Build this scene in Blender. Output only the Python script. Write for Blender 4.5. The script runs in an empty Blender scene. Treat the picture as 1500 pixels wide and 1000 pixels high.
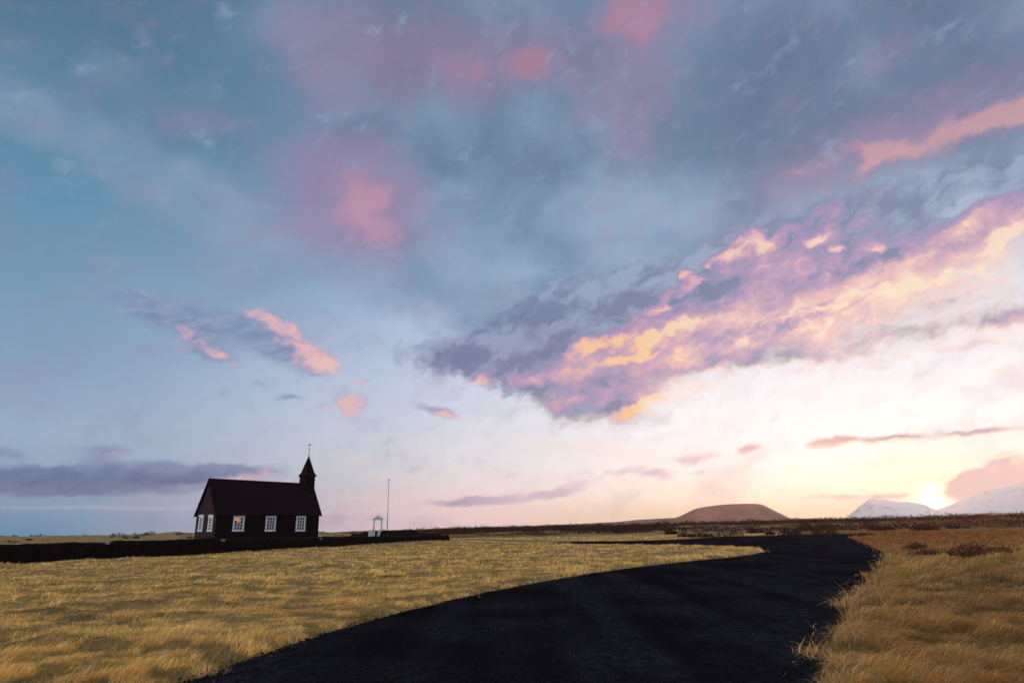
import bpy, math, random
import numpy as np
from mathutils import Matrix, Vector

S = bpy.context.scene
COL = S.collection
R = math.radians
rng = np.random.default_rng(7)
random.seed(7)

# ------------------------------------------------------------------ camera
FPX, PITCH, ROLL, CAM_H = 915.0, R(16.6), R(1.35), 1.5
F_ = np.array([0, math.cos(PITCH), math.sin(PITCH)])
R0 = np.array([1.0, 0, 0]); U0 = np.array([0, -math.sin(PITCH), math.cos(PITCH)])
RT = R0 * math.cos(ROLL) - U0 * math.sin(ROLL)
UP = U0 * math.cos(ROLL) + R0 * math.sin(ROLL)
cam_d = bpy.data.cameras.new('camera')
cam_d.sensor_width = 36.0; cam_d.lens = FPX / 1500 * 36.0
cam_d.clip_start = 0.1; cam_d.clip_end = 60000
cam = bpy.data.objects.new('camera', cam_d); COL.objects.link(cam)
cam.matrix_world = Matrix(((RT[0], UP[0], -F_[0], 0), (RT[1], UP[1], -F_[1], 0), (RT[2], UP[2], -F_[2], CAM_H), (0, 0, 0, 1)))
S.camera = cam

def ray(px, py):
    d = F_ + RT * ((px - 750) / FPX) + UP * ((500 - py) / FPX)
    return d / np.linalg.norm(d)
def azel(px, py):
    d = ray(px, py)
    return np.array([math.atan2(d[0], d[1]), math.asin(d[2])])
def ground_at(px, py, z=0.0):
    d = ray(px, py)
    return np.array([0, 0, CAM_H]) + d * ((z - CAM_H) / d[2])
def at_dist(px, py, dist):
    """the point a horizontal distance away from the camera on the bearing of a pixel"""
    d = ray(px, py)
    return np.array([0, 0, CAM_H]) + d * (dist / math.hypot(d[0], d[1]))

def lin(r, g, b):
    f = lambda c: (c / 255 / 12.92) if c <= 10 else ((c / 255 + 0.055) / 1.055) ** 2.4
    return (f(r), f(g), f(b), 1.0)

# ------------------------------------------------------------------ node helper
class G:
    """tiny expression builder over a node tree"""
    def __init__(s, nt): s.nt = nt; s.n = nt.nodes; s.l = nt.links
    def new(s, t, **kw):
        n = s.n.new(t)
        for k, v in kw.items(): setattr(n, k, v)
        return n
    def put(s, sock, v):
        if isinstance(v, bpy.types.NodeSocket): s.l.new(v, sock)
        else: sock.default_value = v
    def m(s, op, a, b=0.0, c=0.0, clamp=False):
        n = s.new('ShaderNodeMath', operation=op, use_clamp=clamp)
        for i, v in enumerate((a, b, c)): s.put(n.inputs[i], v)
        return n.outputs[0]
    def v(s, op, a, b=(0, 0, 0), scale=None):
        n = s.new('ShaderNodeVectorMath', operation=op)
        s.put(n.inputs[0], a)
        if len(n.inputs) > 1 and op not in ('LENGTH', 'NORMALIZE', 'SCALE'): s.put(n.inputs[1], b)
        if scale is not None: s.put(n.inputs['Scale'], scale)
        return n.outputs['Value'] if op in ('DOT_PRODUCT', 'LENGTH', 'DISTANCE') else n.outputs[0]
    def sep(s, a):
        n = s.new('ShaderNodeSeparateXYZ'); s.put(n.inputs[0], a); return n.outputs
    def comb(s, x, y, z=0.0):
        n = s.new('ShaderNodeCombineXYZ')
        for i, q in enumerate((x, y, z)): s.put(n.inputs[i], q)
        return n.outputs[0]
    def noise(s, vec, scale, detail=5, rough=0.55, dist=0.0, lac=2.0, color=False):
        n = s.new('ShaderNodeTexNoise')
        s.put(n.inputs['Vector'], vec); n.inputs['Scale'].default_value = scale
        n.inputs['Detail'].default_value = detail; n.inputs['Roughness'].default_value = rough
        n.inputs['Distortion'].default_value = dist; n.inputs['Lacunarity'].default_value = lac
        return n.outputs['Color' if color else 0]
    def step(s, x, a, b, smooth=True, lo=0.0, hi=1.0):
        n = s.new('ShaderNodeMapRange', interpolation_type='SMOOTHSTEP' if smooth else 'LINEAR', clamp=True)
        s.put(n.inputs['Value'], x)
        for k, q in (('From Min', a), ('From Max', b), ('To Min', lo), ('To Max', hi)): s.put(n.inputs[k], q)
        return n.outputs[0]
    def mix(s, f, a, b, blend='MIX'):
        n = s.new('ShaderNodeMix', data_type='RGBA', blend_type=blend, clamp_factor=True)
        s.put(n.inputs[0], f); s.put(n.inputs[6], a); s.put(n.inputs[7], b)
        return n.outputs[2]
    def ramp(s, x, stops, interp='LINEAR'):
        n = s.new('ShaderNodeValToRGB'); s.put(n.inputs[0], x)
        e = n.color_ramp; e.interpolation = interp
        while len(e.elements) < len(stops): e.elements.new(0.5)
        for k, (p, c) in zip(e.elements, stops): k.position = p; k.color = c
        return n.outputs[0]
    def mapping(s, vec, loc, rot, scale, kind='TEXTURE'):
        n = s.new('ShaderNodeMapping', vector_type=kind)
        s.put(n.inputs['Vector'], vec)
        n.inputs['Location'].default_value = loc; n.inputs['Rotation'].default_value = rot; n.inputs['Scale'].default_value = scale
        return n.outputs[0]

# ------------------------------------------------------------------ sun and sky
SUN_AZ, SUN_EL = azel(1368, 735)
SUN_LAMP_EL = R(1.7)
SUN_STRENGTH = 2.5
NISHITA = 0.06
S.view_settings.view_transform = 'Standard'; S.view_settings.look = 'None'
S.view_settings.exposure = 0.0; S.view_settings.gamma = 1.0
try: S.view_settings.use_curve_mapping = False
except Exception: pass

W = bpy.data.worlds.new('World'); S.world = W; W.use_nodes = True
g = G(W.node_tree); g.n.clear()
tc = g.new('ShaderNodeTexCoord')
d = g.v('NORMALIZE', tc.outputs['Generated'])
dx, dy, dz = g.sep(d)
AZ = g.m('ARCTAN2', dx, dy)
EL = g.m('ARCSINE', dz)
sky = g.new('ShaderNodeTexSky', sky_type='NISHITA', sun_disc=False)
sky.sun_elevation = SUN_LAMP_EL; sky.sun_rotation = SUN_AZ
sky.air_density = 1.0; sky.dust_density = 1.5; sky.ozone_density = 1.5

sunv = (math.sin(SUN_AZ) * math.cos(SUN_EL), math.cos(SUN_AZ) * math.cos(SUN_EL), math.sin(SUN_EL))
SD = g.m('ARCCOSINE', g.v('DOT_PRODUCT', d, sunv))          # angle from the sun
daz = g.m('ABSOLUTE', g.m('SUBTRACT', AZ, SUN_AZ))
SDw = g.m('SQRT', g.m('ADD', g.m('POWER', g.m('MULTIPLY', daz, 0.62), 2.0), g.m('POWER', g.m('SUBTRACT', EL, SUN_EL), 2.0)))  # flattened along the horizon

# clear air: elevation ramp (blue side) and a warm, bright veil spreading from the sun
eln = g.m('DIVIDE', g.m('MAXIMUM', EL, 0.0), R(48))
blue = g.ramp(eln, [(0.0, lin(40, 140, 184)), (0.02, lin(66, 146, 188)), (0.05, lin(112, 162, 198)), (0.10, lin(148, 178, 207)), (0.16, lin(156, 182, 209)), (0.24, lin(138, 168, 199)),
                    (0.40, lin(112, 154, 184)), (0.535, lin(93, 143, 174)), (0.75, lin(80, 121, 150)), (1.0, lin(76, 112, 140))])
mid = g.ramp(eln, [(0.0, lin(255, 220, 224)), (0.045, lin(252, 224, 226)), (0.10, lin(234, 232, 238)), (0.22, lin(208, 218, 238)),
                   (0.40, lin(172, 194, 224)), (0.65, lin(114, 152, 184)), (1.0, lin(96, 132, 164))])
bright = g.ramp(eln, [(0.0, (0.86, 0.62, 0.42, 1)), (0.025, (0.88, 0.68, 0.50, 1)), (0.055, (1.00, 0.89, 0.80, 1)), (0.10, (1.05, 1.01, 1.00, 1)), (0.17, (1.02, 1.00, 1.04, 1)),
                      (0.24, (0.91, 0.92, 1.00, 1)), (0.33, (0.80, 0.82, 0.96, 1)), (0.45, (0.58, 0.64, 0.86, 1)), (0.65, lin(150, 174, 208)), (1.0, lin(104, 136, 172))])
wob = g.m('MULTIPLY', g.m('SUBTRACT', g.noise(g.comb(AZ, g.m('MULTIPLY', EL, 2.2)), 3.0, 3, 0.5), 0.5), R(14))
dazw = g.m('ADD', daz, wob)
clear = g.mix(g.step(dazw, R(74), R(35)), blue, mid)
clear = g.mix(g.step(dazw, R(46), R(16)), clear, bright)
core = g.m('POWER', g.step(SDw, R(6.0), 0.0, smooth=False), 2.0)
clear = g.mix(g.m('MULTIPLY', core, 0.9), clear, (1.25, 0.98, 0.60, 1))
core2 = g.m('POWER', g.step(SD, R(1.8), 0.0, smooth=False), 1.6)
clear = g.mix(core2, clear, (6.0, 4.9, 2.6, 1))
# eastern sky out of view: brightness added as soft fill on grass, frames and gate
east_fill = g.step(daz, R(80), R(140))
clear = g.mix(g.m('MULTIPLY', east_fill, 0.95), clear, g.ramp(eln, [(0.0, (0.85, 0.80, 0.88, 1)), (0.25, (2.20, 1.86, 1.80, 1)), (0.7, (1.70, 1.58, 1.62, 1)), (1.0, (0.60, 0.68, 0.80, 1))]))

# ---- cloud authoring: soft elliptical masses in azimuth/elevation, torn up by noise
A2 = g.comb(AZ, EL, 0.0)
w1 = g.v('SUBTRACT', g.noise(A2, 9.0, 4, 0.55, color=True), (0.5, 0.5, 0.5))
w2 = g.v('SUBTRACT', g.noise(A2, 34.0, 4, 0.6, color=True), (0.5, 0.5, 0.5))
def flat(v):
    return g.v('MULTIPLY', v, (1, 1, 0))
WARP_S = flat(g.v('ADD', A2, g.v('SCALE', w1, scale=0.10)))                          # soft warp
WARP_F = flat(g.v('ADD', g.v('ADD', A2, g.v('SCALE', w1, scale=0.045)), g.v('SCALE', w2, scale=0.03)))   # ragged warp

def ellipse(px, py, rx, ry, rot):
    c = azel(px, py)
    J = np.array([(azel(px + 1, py) - azel(px - 1, py)) / 2, (azel(px, py + 1) - azel(px, py - 1)) / 2]).T
    a = R(rot); Rm = np.array([[math.cos(a), -math.sin(a)], [math.sin(a), math.cos(a)]])
    u, s, _ = np.linalg.svd(J @ Rm @ np.diag([rx, ry]))
    return c, math.atan2(u[1, 0], u[0, 0]), s
def blobs(coord, lst):
    """sum of weight * soft ellipse; lst rows: px, py, rx, ry, rotation (deg, clockwise in the picture), weight"""
    acc = 0.0
    for px, py, rx, ry, rot, wt in lst:
        c, a, s = ellipse(px, py, rx, ry, rot)
        q = g.mapping(coord, (c[0], c[1], 0), (0, 0, a), (s[0], s[1], 1))
        n = g.new('ShaderNodeTexGradient', gradient_type='SPHERICAL'); g.put(n.inputs[0], q)
        acc = g.m('MULTIPLY_ADD', n.outputs['Fac'], wt, acc)
    return acc

lowk = g.step(EL, R(1), R(22), lo=0.34, hi=1.0)
WARP_N = flat(g.v('ADD', A2, g.v('ADD', g.v('SCALE', w1, scale=g.m('MULTIPLY', lowk, 0.05)), g.v('SCALE', w2, scale=g.m('MULTIPLY', lowk, 0.03)))))

# streak-aligned coordinates (the cloud decks run up and to the right) for the fine texture
def streak(v, k): return g.mapping(v, (0, 0, 0), (0, 0, R(17)), (1.0, k, 1.0))
Wc = g.v('ADD', A2, g.v('SCALE', w2, scale=0.03))
Q = streak(Wc, 0.55)
Qs = streak(g.v('ADD', Wc, (0.009, -0.016, 0.0)), 0.55)
n_a = g.noise(Q, 9.0, 8, 0.62, 0.25)
n_b = g.noise(Qs, 9.0, 8, 0.62, 0.25)
n_soft = g.noise(g.mapping(A2, (0, 0, 0), (0, 0, R(12)), (1.0, 0.7, 1.0)), 5.0, 6, 0.52, 0.4)
n_fine = g.noise(streak(Wc, 0.75), 20.0, 6, 0.6, 0.2)
n_puff = g.noise(streak(Wc, 0.62), 30.0, 6, 0.62, 0.3)
relief = g.m('SUBTRACT', n_a, n_b)

def cover(field, noise, amp, a, b):
    return g.step(g.m('ADD', field, g.m('MULTIPLY', g.m('SUBTRACT', noise, 0.5), amp)), a, b)
def wsum(*terms):
    acc = 0.0
    for a, k in terms: acc = g.m('MULTIPLY_ADD', g.m('SUBTRACT', a, 0.5), k, acc)
    return acc

# 1. the high soft veil
veil = blobs(WARP_S, [
    (210, 250, 330, 62, 20, 1.1), (60, 340, 140, 40, -12, 0.6), (330, 330, 260, 70, 15, 0.6),
    (620, 120, 330, 260, 0, 1.3), (820, 170, 360, 260, 0, 1.2), (930, 330, 420, 210, -12, 1.2), (1280, 120, 420, 260, -15, 1.5),
    (1220, 330, 420, 200, -18, 1.3), (560, 310, 240, 150, 10, 1.0), (830, 430, 260, 120, -18, 0.9), (700, 390, 260, 90, 0, 0.6), (370, 400, 130, 45, 20, 0.5), (150, 120, 260, 110, 0, 0.35),
    (400, 190, 90, 130, -10, -0.9), (70, 275, 180, 60, 12, -0.7)])
veil_a = cover(veil, n_soft, 0.8, 0.0, 0.95)
veil_c = g.mix(g.step(n_soft, 0.32, 0.66), lin(101, 137, 169), lin(143, 172, 200))
veil_c = g.mix(g.step(EL, R(25), R(33)), veil_c, g.mix(g.step(n_soft, 0.3, 0.7), lin(97, 125, 153), lin(122, 151, 178)))
veil_c = g.mix(g.m('MULTIPLY', g.step(EL, R(23), R(30)), g.step(AZ, R(17), R(27))), veil_c, g.mix(g.step(n_soft, 0.3, 0.7), lin(88, 110, 142), lin(108, 130, 160)))
veil_c = g.mix(g.step(AZ, R(-14), R(-26)), veil_c, g.mix(g.step(n_soft, 0.3, 0.7), lin(112, 146, 178), lin(136, 160, 188)))
veil_c = g.mix(g.step(n_soft, 0.50, 0.78, lo=0.0, hi=0.30), veil_c, lin(160, 182, 208))
col = g.mix(g.m('MULTIPLY', veil_a, 0.92), clear, veil_c)
mauve = blobs(WARP_S, [(600, 60, 290, 130, 0, 0.9), (480, 90, 130, 100, 0, 0.5), (500, 240, 170, 140, 0, 0.8), (520, 320, 180, 130, 15, 1.1), (700, 105, 200, 80, -3, 0.9), (930, 60, 180, 130, -30, 0.9), (920, 170, 130, 110, 0, 0.7),
                      (1390, 165, 300, 80, -22, 0.9), (1200, 240, 190, 60, -12, 0.6), (280, 178, 130, 55, 10, 0.7), (1080, 350, 220, 80, -28, 0.6)])
col = g.mix(g.m('MULTIPLY', cover(mauve, n_soft, 0.6, 0.0, 1.15), 0.66), col, g.mix(g.step(EL, R(30), R(40)), lin(156, 134, 172), lin(144, 124, 154)))
pink = blobs(WARP_S, [(535, 305, 100, 82, 15, 1.3), (575, 350, 70, 40, -20, 0.6), (700, 100, 130, 44, -3, 0.7), (785, 108, 56, 42, -20, 1.4), (945, 15, 110, 64, -20, 1.05), (915, 30, 60, 40, 0, 0.4),
                     (1420, 190, 200, 44, -19, 1.2), (1500, 170, 130, 44, -20, 1.0), (1270, 222, 100, 26, -2, 1.0), (1268, 252, 46, 20, -58, 1.1), (1170, 240, 50, 18, -15, 0.7), (930, 185, 80, 50, 0, 0.35)])
pk = g.m('ADD', pink, g.m('ADD', wsum((n_soft, 0.7), (n_a, 1.7)), g.m('MULTIPLY', relief, 0.6)))
far_k = g.step(dazw, R(36), R(12))
pink_hi = g.mix(far_k, g.mix(g.step(EL, R(26), R(38)), lin(200, 150, 174), lin(172, 130, 152)), g.mix(g.step(EL, R(33), R(27)), lin(180, 132, 156), lin(212, 160, 168)))
pink_c = g.mix(g.step(g.m('ADD', pk, wsum((n_puff, 0.7))), 0.30, 1.25), lin(150, 130, 168), pink_hi)
col = g.mix(g.m('MULTIPLY', g.step(pk, -0.12, 1.15), 0.80), col, pink_c)

# 2. the deck that drops towards the sun: blue grey above, mauve and rose lower down, gold and cream where the light grazes it
n_d = g.noise(streak(Wc, 0.55), 11.0, 7, 0.54, 0.2)
n_e = g.noise(streak(g.v('ADD', Wc, (0.010, -0.018, 0.0)), 0.55), 11.0, 7, 0.54, 0.2)
n_p = g.noise(streak(Wc, 0.55), 34.0, 5, 0.52, 0.2)
rel = g.m('SUBTRACT', n_d, n_e)
deck = blobs(WARP_F, [
    (690, 527, 150, 40, 4, 0.85), (800, 550, 180, 58, 15, 1.2), (880, 588, 110, 42, -8, 1.15), (770, 470, 160, 64, -20, 0.9), (900, 480, 250, 100, -17, 1.4), (1060, 430, 300, 105, -20, 1.5),
    (1270, 355, 320, 95, -17, 1.5), (1430, 310, 230, 90, -20, 1.2), (1010, 520, 170, 60, -25, 0.8),
    (1160, 475, 280, 60, -15, 0.55), (1350, 425, 250, 50, -13, 0.50), (1470, 462, 130, 26, -8, 0.75), (1450, 500, 110, 18, -4, 0.6), (1400, 440, 60, 14, -10, 0.4), (1060, 535, 130, 40, -12, 0.40), (1240, 492, 340, 58, -10, 0.62), (1330, 480, 80, 14, -8, 0.4), (1180, 520, 160, 16, -10, 0.3),
    (1480, 540, 70, 16, -6, 0.7), (960, 600, 160, 22, -16, 0.35)])
deck_d = g.m('ADD', deck, wsum((n_d, 1.5), (n_p, 1.0)))
deck_a = g.step(deck_d, 0.06, 0.80)
deck_up = g.step(EL, R(15), R(24))
sh_n = g.step(g.m('ADD', n_d, g.m('MULTIPLY', rel, 0.9)), 0.36, 0.66)
deck_c = g.mix(sh_n, g.mix(deck_up, lin(104, 118, 158), lin(114, 134, 168)), g.mix(deck_up, lin(142, 156, 190), lin(148, 168, 198)))
deck_c = g.mix(g.m('MULTIPLY', g.step(n_e, 0.58, 0.74), 0.75), deck_c, lin(178, 198, 224))
# broad glow through the lower deck
deck_w = blobs(WARP_S, [
    (900, 530, 190, 80, -20, 0.42), (960, 585, 170, 50, -22, 0.40), (1050, 465, 280, 80, -20, 0.42), (1110, 370, 210, 60, -25, 0.34), (1270, 415, 320, 80, -16, 0.50), (1450, 355, 240, 70, -20, 0.55), (820, 540, 90, 60, -45, 0.40), (1210, 335, 190, 50, -20, 0.26),
    (1200, 480, 450, 90, -14, 0.46), (700, 560, 130, 24, -4, 0.40), (1480, 480, 120, 60, 0, 0.35)])
# crisp patches that catch the light
deck_l = blobs(WARP_F, [
    (862, 502, 34, 20, -30, 0.95), (900, 497, 40, 16, -15, 0.7), (950, 496, 52, 12, -24, 1.0), (925, 520, 60, 11, -12, 1.0), (900, 530, 30, 10, -10, 0.7), (1005, 475, 44, 14, -8, 0.8), (960, 455, 40, 12, -12, 0.8), (990, 425, 46, 14, -25, 0.8), (1000, 400, 22, 16, -20, 0.8), (1020, 408, 16, 12, 0, 0.7), (1110, 355, 34, 24, 10, 0.9), (1065, 373, 46, 14, -25, 0.6), (1190, 355, 24, 14, -40, 0.9), (1230, 366, 24, 12, 0, 0.7), (1282, 368, 16, 10, 0, 0.6), (1288, 390, 14, 20, 0, 0.5), (1215, 400, 20, 9, 0, 0.5),
    (1160, 308, 28, 14, -30, 0.8), (960, 585, 80, 14, -14, 1.1), (1000, 572, 60, 10, -12, 0.9), (920, 604, 90, 14, -18, 0.8), (1050, 545, 40, 16, -15, 0.7), (1180, 455, 160, 14, -15, 0.5), (1310, 425, 150, 14, -13, 0.5), (1440, 392, 90, 16, -16, 0.5), (1470, 352, 90, 26, -22, 0.6), (1120, 490, 130, 14, -14, 0.45), (1280, 470, 120, 12, -10, 0.4),
    (660, 566, 62, 11, -6, 1.0), (720, 562, 50, 10, -4, 0.5), (1480, 540, 70, 16, -6, 0.9)])
thin = g.m('SUBTRACT', 1.0, g.step(deck_d, 0.25, 1.10))
L = g.m('ADD', g.m('ADD', g.m('MULTIPLY', deck_w, 0.95), g.m('MULTIPLY', g.step(g.m('ADD', deck_l, wsum((n_p, 1.0), (n_d, 0.6))), 0.08, 0.75), 0.52)), g.m('ADD', g.m('MULTIPLY', rel, 1.1), wsum((n_d, 0.70), (n_p, 0.55))))
L = g.m('SUBTRACT', g.m('MULTIPLY', L, g.step(g.m('ADD', deck_w, deck_l), 0.0, 0.25)), 0.08)
warmth = g.step(SDw, R(30), R(12))
rf = g.ramp(L, [(0.06, lin(126, 138, 178)), (0.30, lin(152, 138, 180)), (0.52, lin(186, 150, 184)), (0.76, lin(222, 174, 184)), (1.0, lin(244, 196, 182))])
rn = g.ramp(L, [(0.06, lin(132, 138, 180)), (0.26, lin(158, 140, 182)), (0.46, lin(196, 156, 184)), (0.66, lin(232, 176, 174)), (0.82, lin(254, 190, 132)), (1.0, lin(255, 206, 122))])
rs = g.ramp(L, [(0.06, lin(134, 140, 184)), (0.28, lin(160, 146, 188)), (0.48, lin(200, 164, 190)), (0.68, lin(238, 192, 192)), (0.86, lin(254, 218, 200)), (1.0, lin(255, 234, 206))])
lit_c = g.mix(warmth, rf, g.mix(g.step(AZ, R(9), R(20)), rn, rs))
lit_c = g.mix(g.m('MULTIPLY', g.m('MULTIPLY', thin, g.step(SDw, R(26), R(14))), 0.75), lit_c, (1.0, 0.80, 0.66, 1))
deck_c = g.mix(g.step(L, 0.04, 0.30), deck_c, lit_c)
deck_c = g.mix(g.m('MULTIPLY', g.m('MULTIPLY', thin, g.step(SDw, R(25), R(13))), 0.80), deck_c, (1.0, 0.84, 0.74, 1))
col = g.mix(g.m('MULTIPLY', deck_a, 0.95), col, deck_c)

# 3. small clouds on the left, the bank and the streaks over the horizon
small = blobs(WARP_N, [
    (210, 445, 130, 30, 14, 1.0), (320, 472, 160, 40, 17, 1.1), (415, 500, 105, 40, 27, 1.2), (470, 527, 50, 24, 25, 1.1), (285, 495, 80, 38, 32, 0.8), (370, 400, 110, 40, 20, 0.6), (518, 590, 36, 30, 30, 1.3), (535, 556, 16, 7, 0, 0.8), (478, 604, 18, 7, 0, 0.8), (325, 522, 56, 16, 20, 0.7),
    (425, 579, 36, 9, 3, 0.9), (380, 560, 22, 7, 5, 0.6), (640, 604, 44, 12, 12, 1.3), (630, 455, 38, 26, 0, 0.6),
    (205, 698, 260, 30, 0, 1.35), (50, 704, 140, 28, 0, 1.0), (150, 682, 44, 16, 0, 0.8), (235, 680, 50, 14, 0, 0.7), (320, 684, 44, 12, 0, 0.7), (95, 690, 40, 12, 0, 0.6), (330, 690, 120, 15, -3, 1.1), (155, 662, 54, 14, -5, 1.1), (10, 665, 56, 13, 3, 1.1), (110, 655, 80, 7, -3, 0.5), (120, 722, 200, 16, 0, 0.4),
    (745, 729, 130, 12, -5, 0.8), (825, 716, 64, 12, -14, 0.9), (690, 735, 110, 9, 0, 0.7), (960, 693, 50, 16, 8, 0.8), (905, 692, 44, 10, -12, 0.6), (1020, 670, 56, 9, -8, 0.9), (1098, 658, 32, 10, -8, 1.0), (1025, 688, 24, 6, -8, 0.7),
    (1300, 644, 150, 10, -5, 1.0), (1215, 650, 46, 12, -8, 1.0), (1450, 629, 80, 7, -9, 0.9), (1310, 727, 130, 9, -3, 0.7), (1215, 729, 90, 7, 0, 0.5), (1490, 706, 140, 42, -14, 1.9), (1410, 708, 46, 26, -15, 0.9), (1440, 686, 60, 14, -25, 0.7)])
n_s = g.noise(streak(g.v('ADD', A2, g.v('SCALE', w2, scale=0.012)), 0.5), 30.0, 6, 0.6, 0.3)
small_a = g.step(g.m('ADD', small, wsum((n_s, 1.5))), 0.06, 0.95)
sm_n = g.step(n_s, 0.35, 0.65)
sm_blue = g.mix(sm_n, lin(118, 142, 182), lin(144, 162, 194))
sm_blue = g.mix(g.step(EL, R(6), R(4)), sm_blue, g.mix(sm_n, lin(46, 86, 138), lin(84, 110, 160)))
small_c = g.mix(g.step(dazw, R(46), R(30)), sm_blue, lin(204, 182, 208))
small_c = g.mix(g.step(dazw, R(22), R(10)), small_c, lin(206, 158, 160))
small_c = g.mix(g.step(SD, R(9), R(4.5)), small_c, lin(52, 78, 150))
small_l = blobs(WARP_N, [(385, 464, 80, 15, 24, 1.0), (455, 512, 84, 34, 28, 1.2), (485, 537, 46, 22, 20, 0.9), (275, 492, 56, 30, 30, 0.75), (328, 523, 40, 16, 25, 0.9), (518, 592, 46, 40, 30, 1.4), (535, 556, 24, 12, 0, 1.0), (478, 604, 24, 12, 0, 1.2), (650, 609, 50, 9, 8, 1.2),
                         (340, 704, 120, 12, -6, 0.8), (155, 664, 50, 14, -5, 0.5), (850, 722, 70, 10, -12, 0.7), (1300, 649, 160, 8, -5, 1.1), (1400, 694, 50, 8, -40, 0.6), (1460, 671, 70, 5, -10, 0.35), (385, 688, 44, 14, 0, 0.6)])
Ls = g.m('ADD', g.m('MULTIPLY', small_l, 0.74), wsum((n_s, 1.3), (n_puff, 0.8)))
sl_f = g.ramp(Ls, [(0.08, lin(140, 150, 188)), (0.35, lin(178, 160, 192)), (0.65, lin(224, 180, 190)), (1.0, lin(244, 196, 190))])
sl_c = g.mix(g.step(dazw, R(32), R(8)), sl_f, lin(255, 218, 178))
Ls = g.m('MULTIPLY', Ls, g.step(small_l, 0.0, 0.2))
small_c = g.mix(g.step(Ls, 0.08, 0.6), small_c, sl_c)
col = g.mix(g.m('MULTIPLY', small_a, 0.94), col, small_c)
# thin level bands of haze low over the horizon
bands = blobs(flat(g.v('ADD', A2, g.v('SCALE', w1, scale=0.008))), [(150, 743, 360, 5, 0, 1.0), (480, 750, 200, 6, -1, 0.6), (620, 745, 150, 10, 0, 0.5), (520, 672, 90, 4, 9, 0.8), (560, 697, 70, 3, 4, 0.8), (540, 727, 140, 8, 3, 0.8), (880, 660, 240, 26, 6, 0.5), (1180, 715, 220, 20, 3, 0.3)])
col = g.mix(g.m('MULTIPLY', g.step(bands, 0.0, 1.0), 0.7), col, g.mix(g.step(dazw, R(70), R(40)), lin(176, 184, 204), lin(252, 222, 214)))

bg1 = g.new('ShaderNodeBackground'); g.put(bg1.inputs[0], sky.outputs[0]); bg1.inputs[1].default_value = NISHITA
bg2 = g.new('ShaderNodeBackground'); g.put(bg2.inputs[0], col); bg2.inputs[1].default_value = 1.04
ms = g.new('ShaderNodeMixShader'); ms.inputs[0].default_value = 0.92
g.l.new(bg1.outputs[0], ms.inputs[1]); g.l.new(bg2.outputs[0], ms.inputs[2])
wo = g.new('ShaderNodeOutputWorld'); g.l.new(ms.outputs[0], wo.inputs[0])
W.cycles.sampling_method = 'MANUAL'; W.cycles.sample_map_resolution = 1024

sl = bpy.data.lights.new('sun', 'SUN'); sl.energy = SUN_STRENGTH; sl.angle = R(0.6); sl.color = (1.0, 0.72, 0.42)
sun = bpy.data.objects.new('sun', sl); COL.objects.link(sun)
sun.rotation_euler = Vector((-math.sin(SUN_AZ) * math.cos(SUN_LAMP_EL), -math.cos(SUN_AZ) * math.cos(SUN_LAMP_EL), -math.sin(SUN_LAMP_EL))).to_track_quat('-Z', 'Y').to_euler()

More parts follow.
